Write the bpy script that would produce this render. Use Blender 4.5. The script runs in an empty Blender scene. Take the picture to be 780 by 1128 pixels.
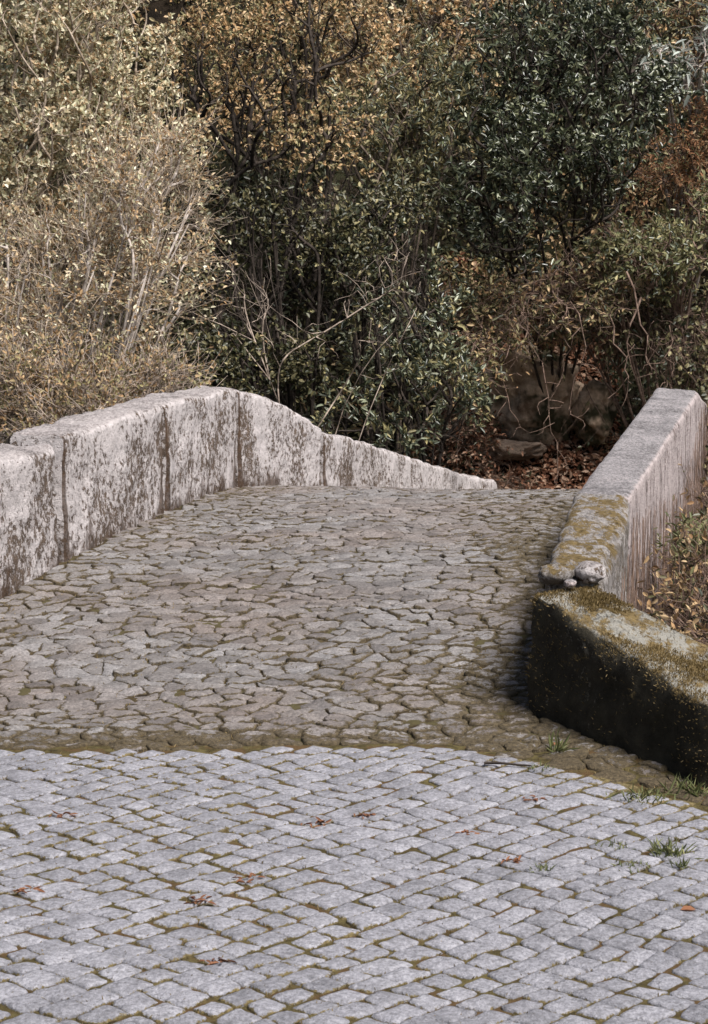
import bpy, math, random
import numpy as np
from mathutils import Vector
C = bpy.context
scene = C.scene
COL = scene.collection
PI = math.pi
# ------------------------------------------------------------------ camera
F, CX, CY, EYE, HOR = 2000.0, 390.0, 564.0, 1.9, 420.0
PITCH = math.atan((CY - HOR) / F)
cam_d = bpy.data.cameras.new('camera')
cam = bpy.data.objects.new('camera', cam_d)
COL.objects.link(cam)
cam.location = (0, 0, EYE)
cam.rotation_euler = (PI / 2 - PITCH, 0, 0)
cam_d.sensor_fit = 'VERTICAL'
cam_d.sensor_height = 36.0
cam_d.lens = 36.0 * F / 1128.0
cam_d.clip_start = 0.1
cam_d.clip_end = 2000
cam_d.dof.use_dof = True
cam_d.dof.focus_distance = 9.5
cam_d.dof.aperture_fstop = 16
scene.camera = cam
# ------------------------------------------------------------------ world, sun
SUN_EL, SUN_AZ = math.radians(55), math.radians(138)   # azimuth clockwise from +Y: light from the right, slightly behind the camera
w = bpy.data.worlds.new('World')
scene.world = w
w.use_nodes = True
wn = w.node_tree
sky = wn.nodes.new('ShaderNodeTexSky')
sky.sky_type = 'NISHITA'
sky.sun_disc = False
sky.sun_elevation = SUN_EL
sky.sun_rotation = SUN_AZ
sky.dust_density = 2.5
bg = wn.nodes['Background']
bg.inputs['Strength'].default_value = 0.05
wn.links.new(sky.outputs[0], bg.inputs['Color'])
sd = bpy.data.lights.new('sun', 'SUN')
sd.energy = 5.0
sd.angle = math.radians(24)
sd.color = (1.0, 0.955, 0.92)
sun = bpy.data.objects.new('sun', sd)
COL.objects.link(sun)
sdir = Vector((math.sin(SUN_AZ) * math.cos(SUN_EL), math.cos(SUN_AZ) * math.cos(SUN_EL), math.sin(SUN_EL)))
sun.rotation_euler = sdir.to_track_quat('Z', 'Y').to_euler()
sun.location = (8, -6, 12)
scene.view_settings.view_transform = 'Standard'
scene.view_settings.look = 'None'
scene.view_settings.exposure = 0.56
scene.view_settings.gamma = 1
scene.cycles.max_bounces = 4
scene.cycles.diffuse_bounces = 2

rng = np.random.default_rng(11)

# ------------------------------------------------------------------ numeric helpers
def hash3(ix, iy, iz, seed):
    n = (ix * 374761393 + iy * 668265263 + iz * 2147483647 + seed * 1274126177) & 0xFFFFFFFF
    n = ((n ^ (n >> 13)) * 1274126177) & 0xFFFFFFFF
    n = (n ^ (n >> 16)) & 0xFFFFFFFF
    return n.astype(np.float64) / 4294967295.0 * 2 - 1

def vnoise(p, seed=0):
    p = np.asarray(p, float)
    i = np.floor(p).astype(np.int64)
    f = p - i
    u = f * f * (3 - 2 * f)
    r = 0
    for dx in (0, 1):
        for dy in (0, 1):
            for dz in (0, 1):
                wgt = (u[..., 0] if dx else 1 - u[..., 0]) * (u[..., 1] if dy else 1 - u[..., 1]) * (u[..., 2] if dz else 1 - u[..., 2])
                r = r + wgt * hash3(i[..., 0] + dx, i[..., 1] + dy, i[..., 2] + dz, seed)
    return r

def fbm(p, octaves=4, seed=0):
    p = np.asarray(p, float)
    r, a = 0, 1.0
    for o in range(octaves):
        r = r + a * vnoise(p * (2.03 ** o) + 7.1 * o, seed + o)
        a *= 0.5
    return r

def fbm2(x, y, sc, octaves=4, seed=0):
    return fbm(np.stack([x * sc, y * sc, np.zeros_like(x)], -1), octaves, seed)

def sstep(x, a, b):
    t = np.clip((x - a) / (b - a), 0, 1)
    return t * t * (3 - 2 * t)

def unit(v):
    return v / np.maximum(np.linalg.norm(v, axis=-1, keepdims=True), 1e-9)

def at(px, py, Y):
    return np.array([(px - CX) / F * Y, Y, EYE - (py - HOR) / F * Y])

# ------------------------------------------------------------------ mesh helpers
def mesh_obj(name, verts, faces, mat, parent=None, smooth=True, attrs=None, origin=None):
    """faces: list of integer arrays, each (n, k)."""
    verts = np.asarray(verts, float)
    if parent is not None:
        origin = np.array(parent['_o'])
    if origin is None:
        origin = np.zeros(3)
    vv = verts - np.asarray(origin)
    if not isinstance(faces, list):
        faces = [faces]
    faces = [np.asarray(f, np.int64) for f in faces if len(f)]
    me = bpy.data.meshes.new(name)
    me.vertices.add(len(vv))
    me.vertices.foreach_set('co', vv.ravel())
    loops = np.concatenate([f.ravel() for f in faces])
    tot = np.concatenate([np.full(len(f), f.shape[1]) for f in faces])
    st = np.concatenate([[0], np.cumsum(tot)[:-1]])
    me.loops.add(len(loops))
    me.loops.foreach_set('vertex_index', loops.astype(np.int32))
    me.polygons.add(len(tot))
    me.polygons.foreach_set('loop_start', st.astype(np.int32))
    me.polygons.foreach_set('loop_total', tot.astype(np.int32))
    me.polygons.foreach_set('use_smooth', np.full(len(tot), smooth))
    for k, a in (attrs or {}).items():
        at_ = me.attributes.new(k, 'FLOAT', 'POINT')
        at_.data.foreach_set('value', np.asarray(a, np.float32))
    me.update(calc_edges=True)
    me.validate()
    me.materials.append(mat)
    o = bpy.data.objects.new(name, me)
    COL.objects.link(o)
    if parent is not None:
        o.parent = parent
    else:
        o.location = origin
        o['_o'] = [float(q) for q in origin]
    return o

def tag(o, label, cat, group=None):
    o['label'] = label
    o['category'] = cat
    if group:
        o['group'] = group
    return o

def thing(name, label, cat, loc, group=None):
    o = bpy.data.objects.new(name, None)
    COL.objects.link(o)
    o.location = [float(q) for q in loc]
    o['_o'] = [float(q) for q in loc]
    o.empty_display_size = 0.2
    return tag(o, label, cat, group)

class Geo:
    """collects vertices and faces for one mesh"""
    def __init__(s):
        s.v, s.f, s.n, s.a = [], [], 0, []
    def add(s, v, faces, a=None):
        v = np.asarray(v, float).reshape(-1, 3)
        for f in (faces if isinstance(faces, list) else [faces]):
            if len(f):
                s.f.append(np.asarray(f) + s.n)
        s.v.append(v)
        s.a.append(np.zeros(len(v)) if a is None else np.asarray(a, float).ravel())
        s.n += len(v)
    def build(s, name, mat, parent=None, smooth=True, attr=None, origin=None):
        if not s.v:
            return None
        byk = {}
        for f in s.f:
            byk.setdefault(f.shape[1], []).append(f)
        fs = [np.concatenate(x) for x in byk.values()]
        return mesh_obj(name, np.concatenate(s.v), fs, mat, parent, smooth, {attr: np.concatenate(s.a)} if attr else None, origin)

def tubes(P, R, n=5):
    """P (M,k,3) polylines, R (M,k) radii"""
    M, k, _ = P.shape
    T = np.empty_like(P)
    T[:, 1:-1] = P[:, 2:] - P[:, :-2]
    T[:, 0] = P[:, 1] - P[:, 0]
    T[:, -1] = P[:, -1] - P[:, -2]
    T = unit(T)
    ref = np.where(np.abs(T[..., 2:3]) > 0.9, np.array([1.0, 0.1, 0]), np.array([0, 0.1, 1.0]))
    A = unit(np.cross(T, ref))
    B = np.cross(T, A)
    an = np.arange(n) / n * 2 * PI
    V = P[:, :, None, :] + R[:, :, None, None] * (np.cos(an)[None, None, :, None] * A[:, :, None, :] + np.sin(an)[None, None, :, None] * B[:, :, None, :])
    idx = np.arange(M * k * n).reshape(M, k, n)
    a = idx[:, :-1, :]
    b = idx[:, 1:, :]
    q = np.stack([a, np.roll(a, -1, 2), np.roll(b, -1, 2), b], -1).reshape(-1, 4)
    caps = idx[:, -1, :]
    return V.reshape(-1, 3), [q, caps]

def curved(P0, P1, k, bend, r):
    """M curved polylines between end points with random sideways bow"""
    M = len(P0)
    t = np.linspace(0, 1, k)[None, :, None]
    L = np.linalg.norm(P1 - P0, axis=1)[:, None, None]
    off = r.normal(size=(M, 1, 3)) * bend * L
    off2 = r.normal(size=(M, 1, 3)) * bend * 0.6 * L
    return P0[:, None] * (1 - t) + P1[:, None] * t + off * (4 * t * (1 - t)) * 0.5 + off2 * np.sin(t * 2 * PI) * 0.4

def leaves(p, d, nrm, L, W, curl=0.2, fold=0.25, slim=True):
    """folded pointed leaf blades: p base, d direction, nrm approx normal"""
    N = len(p)
    d = unit(d)
    s = unit(np.cross(d, nrm))
    n = np.cross(s, d)
    L = np.broadcast_to(L, (N,))[:, None]
    W = np.broadcast_to(W, (N,))[:, None]
    c = curl
    if slim:
        st = [(0, 0, 0), (0.3, 1, .0), (0.68, .85, .0), (1, 0, 0)]
    else:
        st = [(0, 0, 0), (0.25, .85, 0), (0.62, 1.0, 0), (1, 0, 0)]
    base = p
    tip = p + d * L - n * L * c
    def sd_(t, wd, sg):
        return p + d * L * t + s * W * 0.5 * wd * sg - n * L * c * t * t + n * W * fold
    V = np.stack([base, sd_(st[1][0], st[1][1], 1), sd_(st[2][0], st[2][1], 1), tip, sd_(st[2][0], st[2][1], -1), sd_(st[1][0], st[1][1], -1)], 1)
    i = np.arange(N)[:, None] * 6
    q = np.concatenate([i + np.array([[0, 3, 2, 1]]), i + np.array([[0, 5, 4, 3]])])
    return V.reshape(-1, 3), [q]

# ------------------------------------------------------------------ node material helper
class NM:
    def __init__(s, name):
        s.m = bpy.data.materials.new(name)
        s.m.use_nodes = True
        s.t = s.m.node_tree
        s.b = s.t.nodes['Principled BSDF']
        s.out = s.t.nodes['Material Output']
        s._co = None
    def n(s, kind, **kw):
        x = s.t.nodes.new(kind)
        for k, v in kw.items():
            setattr(x, k, v)
        return x
    def l(s, a, b):
        s.t.links.new(a, b)
    def co(s):
        if s._co is None:
            s._co = s.n('ShaderNodeNewGeometry').outputs['Position']
        return s._co
    def noise(s, scale, detail=5, rough=0.6, stretch=None, dist=0.0, off=0.0):
        x = s.n('ShaderNodeTexNoise')
        x.inputs['Scale'].default_value = scale
        x.inputs['Detail'].default_value = detail
        x.inputs['Roughness'].default_value = rough
        x.inputs['Distortion'].default_value = dist
        mp = s.n('ShaderNodeMapping')
        if stretch:
            mp.inputs['Scale'].default_value = stretch
        mp.inputs['Location'].default_value = (off, off * .7, off * .3)
        s.l(s.co(), mp.inputs['Vector'])
        s.l(mp.outputs[0], x.inputs['Vector'])
        return x.outputs[0]
    def ramp(s, fac, stops, interp='LINEAR'):
        x = s.n('ShaderNodeValToRGB')
        x.color_ramp.interpolation = interp
        e = x.color_ramp.elements
        while len(e) < len(stops):
            e.new(0.5)
        for el, (pos, c) in zip(e, stops):
            el.position = pos
            el.color = (c, c, c, 1) if isinstance(c, (int, float)) else (*c, 1)
        s.l(fac, x.inputs[0])
        return x.outputs[0]
    def mix(s, fac, a, b, mode='MIX'):
        x = s.n('ShaderNodeMix', data_type='RGBA', blend_type=mode)
        for sock, v in ((x.inputs[0], fac), (x.inputs[6], a), (x.inputs[7], b)):
            if isinstance(v, (int, float)):
                sock.default_value = v
            elif isinstance(v, tuple):
                sock.default_value = (*v, 1)
            else:
                s.l(v, sock)
        return x.outputs[2]
    def math(s, op, a, b=0.0, clamp=False):
        x = s.n('ShaderNodeMath', operation=op)
        x.use_clamp = clamp
        for sock, v in ((x.inputs[0], a), (x.inputs[1], b)):
            if isinstance(v, (int, float)):
                sock.default_value = v
            else:
                s.l(v, sock)
        return x.outputs[0]
    def attr(s, name):
        return s.n('ShaderNodeAttribute', attribute_name=name).outputs['Fac']
    def rnd(s):
        return s.n('ShaderNodeNewGeometry').outputs['Random Per Island']
    def normz(s):
        g = s.n('ShaderNodeNewGeometry')
        x = s.n('ShaderNodeSeparateXYZ')
        s.l(g.outputs['Normal'], x.inputs[0])
        return x.outputs[2]
    def bump(s, h, dist=0.01, strength=1.0, chain=None):
        x = s.n('ShaderNodeBump')
        x.inputs['Strength'].default_value = strength
        x.inputs['Distance'].default_value = dist
        s.l(h, x.inputs['Height'])
        if chain is not None:
            s.l(chain, x.inputs['Normal'])
        return x.outputs[0]
    def done(s, col, rough=0.9, normal=None, spec=0.3):
        if isinstance(col, tuple):
            s.b.inputs['Base Color'].default_value = (*col, 1)
        else:
            s.l(col, s.b.inputs['Base Color'])
        if isinstance(rough, (int, float)):
            s.b.inputs['Roughness'].default_value = rough
        else:
            s.l(rough, s.b.inputs['Roughness'])
        s.b.inputs['Specular IOR Level'].default_value = spec
        if normal is not None:
            s.l(normal, s.b.inputs['Normal'])
        return s.m

def mat_setts(name, c0, c1, c2, moss, mossamt, warm=None):
    m = NM(name)
    base = m.ramp(m.rnd(), [(0, c0), (0.5, c1), (1, c2)])
    if warm:
        base = m.mix(m.ramp(m.noise(1.1, 3, .6, off=3), [(.42, 0.0), (.62, 1.0)]), base, warm, 'MULTIPLY')
    g = m.noise(70, 5, .8)
    base = m.mix(.85, base, m.ramp(g, [(.32, .42), (.5, .95), (.66, 1.5)]), 'MULTIPLY')
    g2 = m.noise(10, 6, .65, off=9)
    base = m.mix(.75, base, m.ramp(g2, [(.32, .55), (.5, .95), (.7, 1.15)]), 'MULTIPLY')
    sp = m.ramp(m.noise(120, 2, .5, off=2), [(.62, 0.0), (.68, 1.0)])
    base = m.mix(m.math('MULTIPLY', sp, .6), base, (.12, .115, .11))
    e = m.attr('edge')  # low values: joint moss, plus soft shade painted along the road edges
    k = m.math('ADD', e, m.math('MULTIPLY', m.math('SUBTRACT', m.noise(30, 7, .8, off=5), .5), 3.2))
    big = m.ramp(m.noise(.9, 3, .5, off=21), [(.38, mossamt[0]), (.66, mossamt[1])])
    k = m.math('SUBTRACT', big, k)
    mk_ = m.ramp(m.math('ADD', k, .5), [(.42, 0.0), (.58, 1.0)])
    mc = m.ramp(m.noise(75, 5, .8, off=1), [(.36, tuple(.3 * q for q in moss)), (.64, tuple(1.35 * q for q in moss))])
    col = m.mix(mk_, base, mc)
    h = m.math('ADD', m.noise(38, 6, .7), m.math('MULTIPLY', m.noise(160, 3, .6), .35))
    return m.done(col, .85, m.bump(h, .014, 1.0), .3)

def mat_lichen(name, stone, lichen, thr=.5, rust=(.060, .036, .022), topc=None, mossy=0.0, st_=1.05):
    m = NM(name)
    st = m.ramp(m.noise(14, 6, .7), [(.3, tuple(.55 * q for q in stone)), (.5, stone), (.72, tuple(min(1, 1.6 * q) for q in stone))])
    streak = m.noise(19, 7, .78, stretch=(1, 1, st_), off=2)
    bl = m.noise(2.2, 4, .6, off=6)
    fine = m.noise(42, 6, .85, off=8)
    k = m.math('ADD', m.math('ADD', m.math('MULTIPLY', streak, .50), m.math('MULTIPLY', bl, .28)), m.math('MULTIPLY', fine, .34))
    hb = m.attr('hb')
    k = m.math('ADD', k, m.math('MULTIPLY', m.math('SUBTRACT', hb, .5), .04))
    mask = m.ramp(k, [(thr - .01, 0.0), (thr + .015, .85), (thr + .06, 1.0)])
    lc = m.ramp(m.noise(11, 8, .8, off=4), [(.38, tuple(.68 * q for q in lichen)), (.5, tuple(.9 * q for q in lichen)), (.62, lichen)])
    # blotches of rusty growth that climb up from the joint with the paving
    rk = m.math('SUBTRACT', m.math('MULTIPLY', m.noise(5, 5, .7, stretch=(1, 1, .35), off=12), 1.25), m.math('MULTIPLY', hb, 1.05))
    rm = m.ramp(rk, [(.36, 0.0), (.52, .85)])
    col = m.mix(mask, st, lc)
    col = m.mix(rm, col, m.ramp(m.noise(22, 4, .7), [(.3, tuple(.5 * q for q in rust)), (.7, tuple(2.0 * q for q in rust))]))
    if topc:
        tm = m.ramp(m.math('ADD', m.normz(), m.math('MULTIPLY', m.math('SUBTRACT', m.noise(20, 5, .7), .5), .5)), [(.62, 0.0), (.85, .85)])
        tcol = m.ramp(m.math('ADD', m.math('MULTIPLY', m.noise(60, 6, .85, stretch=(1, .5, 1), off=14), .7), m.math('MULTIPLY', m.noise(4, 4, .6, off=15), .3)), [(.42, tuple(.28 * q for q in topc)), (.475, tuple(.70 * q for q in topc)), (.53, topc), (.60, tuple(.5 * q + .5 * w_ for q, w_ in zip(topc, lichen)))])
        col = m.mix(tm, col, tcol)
    if mossy:
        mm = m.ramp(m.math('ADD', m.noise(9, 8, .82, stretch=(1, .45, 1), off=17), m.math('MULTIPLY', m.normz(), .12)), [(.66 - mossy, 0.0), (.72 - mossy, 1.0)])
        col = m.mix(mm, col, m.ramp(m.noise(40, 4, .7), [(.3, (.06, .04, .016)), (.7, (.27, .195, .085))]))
    h = m.math('ADD', m.math('ADD', m.noise(30, 7, .75), m.math('MULTIPLY', m.noise(130, 3, .6), .3)), m.math('MULTIPLY', mask, .12))
    return m.done(col, .92, m.bump(h, .024, 1.0), .2)

def mat_leaf(name, cols, rough=.5, spec=.35, clump=None, trans=.25):
    m = NM(name)
    k = m.math('ADD', m.math('MULTIPLY', m.rnd(), .7), m.math('MULTIPLY', m.noise(1.6, 3, .6), .6))
    k = m.math('SUBTRACT', k, .15)
    n = len(cols)
    base = m.ramp(k, [(i / (n - 1) * .8 + .1, c) for i, c in enumerate(cols)])
    if clump:
        base = m.mix(m.ramp(m.noise(.9, 2, .5, off=5), [(.45, 0.0), (.62, .8)]), base, clump)
    m.done(base, rough, None, spec)
    tr = m.n('ShaderNodeBsdfTranslucent')
    m.l(base, tr.inputs['Color'])
    mx = m.n('ShaderNodeMixShader')
    mx.inputs[0].default_value = trans
    m.l(m.b.outputs[0], mx.inputs[1])
    m.l(tr.outputs[0], mx.inputs[2])
    m.l(mx.outputs[0], m.out.inputs['Surface'])
    return m.m

def mat_noise(name, a, b, scale=8, rough=.95, bscale=30, bdist=.02, c=None, lo=.35, hi=.65):
    m = NM(name)
    col = m.ramp(m.noise(scale, 6, .7), [(lo, a), (hi, b)])
    if c:
        col = m.mix(m.ramp(m.noise(scale * .35, 4, .7, off=6), [(.48, 0.0), (.58, 1.0)]), col, c)
    return m.done(col, rough, m.bump(m.noise(bscale, 6, .75), bdist, 1.0), .15)

M = {}
M['sett'] = mat_setts('granite_setts', (.225, .224, .245), (.262, .26, .285), (.305, .302, .328), (.16, .125, .055), (.02, .34))
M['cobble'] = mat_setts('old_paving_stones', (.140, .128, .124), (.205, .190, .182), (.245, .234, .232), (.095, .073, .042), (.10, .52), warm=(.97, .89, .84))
M['bed'] = mat_noise('mossy_joint_earth', (.035, .026, .012), (.165, .135, .055), 16, .98, 60, .02, c=(.12, .075, .035))
M['bed_warm'] = mat_noise('earthy_joint_filling', (.022, .015, .010), (.115, .085, .042), 14, .98, 60, .02, c=(.10, .085, .04))
M['slab'] = mat_lichen('lichened_granite', (.125, .092, .070), (.65, .60, .592), thr=.538, topc=(.40, .36, .35))
M['slab_grey'] = mat_lichen('grey_weathered_granite', (.15, .115, .105), (.56, .485, .475), thr=.530, rust=(.09, .05, .03), topc=(.27, .262, .268), st_=.16)
M['slab_moss'] = mat_lichen('mossy_granite', (.15, .13, .11), (.42, .39, .375), thr=.57, rust=(.08, .06, .02), topc=(.36, .335, .32), mossy=.085)
M['wing'] = mat_lichen('moss_covered_stone', (.038, .033, .022), (.20, .18, .14), thr=.655, rust=(.012, .010, .005), topc=(.40, .385, .34), mossy=.065)  # dark mossy stone; near-black tone also holds the road side's shade
M['earth'] = mat_noise('woodland_earth', (.008, .006, .004), (.03, .021, .013), 3, .98, 12, .08, c=(.03, .03, .014))
M['rock'] = mat_noise('bank_rock', (.20, .13, .085), (.74, .56, .41), 3.4, .9, 9, .05, c=(.055, .05, .028))
M['rock_dark'] = mat_noise('dark_bank_rock', (.10, .075, .055), (.36, .27, .21), 4, .9, 14, .05)  # darker brown stone of the low slanting rock
M['bark_pale'] = mat_noise('pale_bark', (.26, .22, .19), (.55, .49, .44), 14, .9, 40, .004)
M['bark_mid'] = mat_noise('grey_brown_bark', (.05, .038, .03), (.20, .155, .12), 14, .9, 40, .004)
M['bark_dark'] = mat_noise('dark_bark', (.014, .011, .009), (.075, .06, .05), 10, .9, 40, .004)
M['vine'] = mat_noise('dead_vine', (.045, .030, .022), (.26, .18, .14), 12, .9, 40, .004)
M['l_pale'] = mat_leaf('pale_shrub_leaf', [(.26, .25, .14), (.52, .50, .32), (.76, .72, .53), (.58, .42, .25), (.88, .85, .70)], .6, .25)
M['l_brown'] = mat_leaf('dry_leaf', [(.17, .10, .05), (.38, .24, .12), (.56, .42, .25), (.24, .14, .07), (.42, .36, .20)], .75, .15)
M['l_gold'] = mat_leaf('golden_leaf', [(.30, .17, .07), (.62, .40, .20), (.24, .20, .10), (.80, .58, .36), (.44, .35, .18)], .6, .25)
M['l_olive'] = mat_leaf('olive_leaf', [(.06, .058, .026), (.17, .15, .07), (.46, .40, .20), (.10, .095, .04)], .5, .3)
M['l_laurel'] = mat_leaf('laurel_leaf', [(.012, .018, .010), (.035, .045, .024), (.085, .098, .05), (.27, .28, .16)], .32, .55, trans=.1)
M['l_blue'] = mat_leaf('greygreen_leaf', [(.03, .038, .024), (.08, .095, .065), (.18, .20, .13), (.42, .43, .30)], .34, .5, trans=.1)
M['l_dark'] = mat_leaf('shade_leaf', [(.012, .016, .008), (.03, .036, .016), (.07, .07, .032), (.15, .13, .065)], .45, .4, trans=.1)
M['l_rust'] = mat_leaf('bracken_frond', [(.22, .11, .06), (.36, .19, .10), (.20, .11, .06), (.34, .27, .17)], .8, .1)
M['l_silver'] = mat_leaf('silver_leaf', [(.28, .32, .28), (.45, .50, .45), (.60, .62, .58)], .5, .3)
M['l_fern'] = mat_leaf('fern_frond', [(.11, .13, .06), (.19, .19, .09), (.28, .26, .13)], .6, .2)
M['litter'] = mat_leaf('fallen_leaf', [(.05, .022, .014), (.16, .07, .04), (.30, .145, .085), (.60, .42, .30), (.09, .042, .026)], .8, .15)
M['scrap'] = mat_leaf('dried_scrap', [(.13, .055, .03), (.25, .12, .065), (.18, .075, .04)], .8, .15)
M['grass'] = mat_leaf('grass_blade', [(.09, .11, .04), (.17, .19, .08), (.28, .27, .13)], .6, .2)
M['moss'] = mat_leaf('moss_blade', [(.08, .055, .02), (.18, .13, .055), (.33, .25, .13)], .85, .1)
M['twig_pale'] = mat_noise('dry_pale_twig', (.12, .085, .065), (.55, .46, .40), 9, .9, 40, .003)
M['twig_tan'] = mat_noise('tan_twig', (.17, .125, .085), (.60, .50, .40), 7, .9, 40, .003)
M['twig_mix'] = mat_noise('mixed_dead_twig', (.05, .033, .022), (.55, .45, .37), 5, .9, 40, .003)
M['twig'] = mat_noise('dry_twig', (.10, .06, .045), (.33, .24, .19), 20, .9, 40, .003)

# ------------------------------------------------------------------ the lie of the land
TH = math.radians(14)
CS, SN = math.cos(TH), math.sin(TH)
KS = np.array([0, 5.5, 6.6, 7.18, 8.0, 8.68, 9.58, 10.6, 11.5, 12.5, 13.2, 13.8, 14.6, 16, 18, 20, 24, 30])
KZ = np.array([0.02, .425, .505, .565, .68, .775, .885, .975, 1.035, 1.085, 1.095, 1.075, 1.00, .83, .55, .25, -.35, -.9])

def P(s):
    s = np.asarray(s, float)
    acc = 0
    for o in (-.5, -.25, 0, .25, .5):
        acc = acc + np.interp(s + o, KS, KZ)
    return acc / 5

def road_z(x, y):
    x = np.asarray(x, float)
    y = np.asarray(y, float)
    s = y * CS + x * SN
    near = .075 * y
    b = sstep(y, 5.8, 7.4)
    z = near * (1 - b) + P(s) * b
    return z + .010 * fbm2(x, y, 1.7, 3, 40)

def ground_hit(px, py):
    lo, hi = 2.0, 13.0
    for _ in range(40):
        mid = (lo + hi) / 2
        p = at(px, py, mid)
        if p[2] > road_z(p[0], p[1]):
            lo = mid
        else:
            hi = mid
    p = at(px, py, lo)
    return np.array([p[0], p[1], float(road_z(p[0], p[1]))])

def lat_left(y):   # inner face of the left parapet
    return np.interp(y, [4.0, 7.5, 9.4, 13.9, 15.7, 24.0], [-3.35, -2.25, -1.83, -.89, -.26, 1.92])

def lat_right(y):
    return np.interp(y, [4.0, 5.6, 6.39, 7.25, 10.0, 14.0, 24.0], [3.2, 1.8, 1.245, .74, 1.21, 2.32, 5.3])

def terrain_z(x, y):
    x = np.asarray(x, float)
    y = np.asarray(y, float)
    near = .075 * y - .13 + 0 * x
    # ravine crossing under the bridge
    s = y * CS + x * SN
    rav = -1.9 + .25 * fbm2(x, y, .4, 3, 5)
    a = sstep(s, 7.2 , 10.5)
    ofs = sstep(x - lat_right(y), .1, .9)
    z = near * (1 - a) + rav * a
    z = np.where(x > lat_right(y), np.minimum(z, .42 - .16 * np.clip(s - 6.0, 0, 20)) * ofs + z * (1 - ofs), z)
    n = fbm2(x, y, .35, 5, 9)
    hy = y - (24.6 + .8 * fbm2(x, np.zeros_like(y), .3, 3, 31) - .12 * x)
    hill = -.9 + np.clip(hy, 0, 9.5) * 1.25 + np.clip(hy - 9.5, 0, 80) * .35 + .7 * n * sstep(hy, 0, 3)
    b = sstep(hy, -3.5, .6)
    z = z * (1 - b) + np.maximum(hill, -1.2) * b
    return z + .05 * fbm2(x, y, 2.2, 3, 77)

def grid_axis(segs):
    out = []
    for a, b, st in segs:
        out.append(np.arange(a, b, st))
    return np.concatenate(out + [[segs[-1][1]]])

gx = grid_axis([(-150, -30, 12), (-30, -9, 1.5), (-9, 11, .22), (11, 30, 1.5), (30, 150, 12)])
gy = grid_axis([(-60, -6, 6), (-6, 4, .6), (4, 36, .22), (36, 50, 1.0), (50, 200, 12)])
X, Y = np.meshgrid(gx, gy, indexing='ij')
Z = terrain_z(X, Y)
# keep the soil under the paving
onroad = (X > lat_left(Y) - .1) & (X < lat_right(Y) + .1) & (Y < 24)
Z = np.where(onroad, np.minimum(Z, road_z(X, Y) - .14), Z)
def grid_faces(nx, ny):
    i = np.arange(nx * ny).reshape(nx, ny)
    return np.stack([i[:-1, :-1], i[1:, :-1], i[1:, 1:], i[:-1, 1:]], -1).reshape(-1, 4)
terr = mesh_obj('ground', np.stack([X, Y, Z], -1).reshape(-1, 3), grid_faces(*X.shape), M['earth'])
terr['kind'] = 'structure'

# ------------------------------------------------------------------ paving
BORD = lambda x: 6.85 + .03 * np.sin(x * 2.1) - .95 * np.clip(x - .34, 0, 3)

def road_side(x, y, m=0.0):
    return (x > lat_left(y) - .04 - m) & (x < lat_right(y) + .03 + m)

def bed(name, y0, y1, st, mat, drop, amp):
    ys = np.arange(y0, y1 + st, st)
    u = np.linspace(0, 1, int(6.0 / st) if y1 < 8 else int(3.4 / st))
    Yg = ys[None, :] + 0 * u[:, None]
    L = lat_left(Yg) - .10
    R = lat_right(Yg) + .06
    Xg = L + (R - L) * u[:, None]
    Zg = road_z(Xg, Yg) - drop + amp * fbm2(Xg, Yg, 12, 4, 3) + .003 * fbm2(Xg, Yg, 7, 2, 8)
    o = mesh_obj(name, np.stack([Xg, Yg, Zg], -1).reshape(-1, 3), grid_faces(*Xg.shape)[:, ::-1], mat)
    o['kind'] = 'structure'
    return o
b1 = bed('road_bed', 0.0, 6.9, .025, M['bed'], .0068, .0018)
b2 = bed('bridge_deck', 6.88, 24.0, .03, M['bed_warm'], .010, .006)

def resample(poly, n):
    q = np.vstack([poly, poly[:1]])
    d = np.r_[0, np.cumsum(np.linalg.norm(np.diff(q, axis=0), axis=1))]
    t = np.arange(n) / n * d[-1]
    return np.stack([np.interp(t, d, q[:, 0]), np.interp(t, d, q[:, 1])], -1)

def chaikin(p, it=1, a=.22):
    for _ in range(it):
        q = np.roll(p, -1, 0)
        p = np.stack([p * (1 - a) + q * a, p * a + q * (1 - a)], 1).reshape(-1, 2)
    return p

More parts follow.
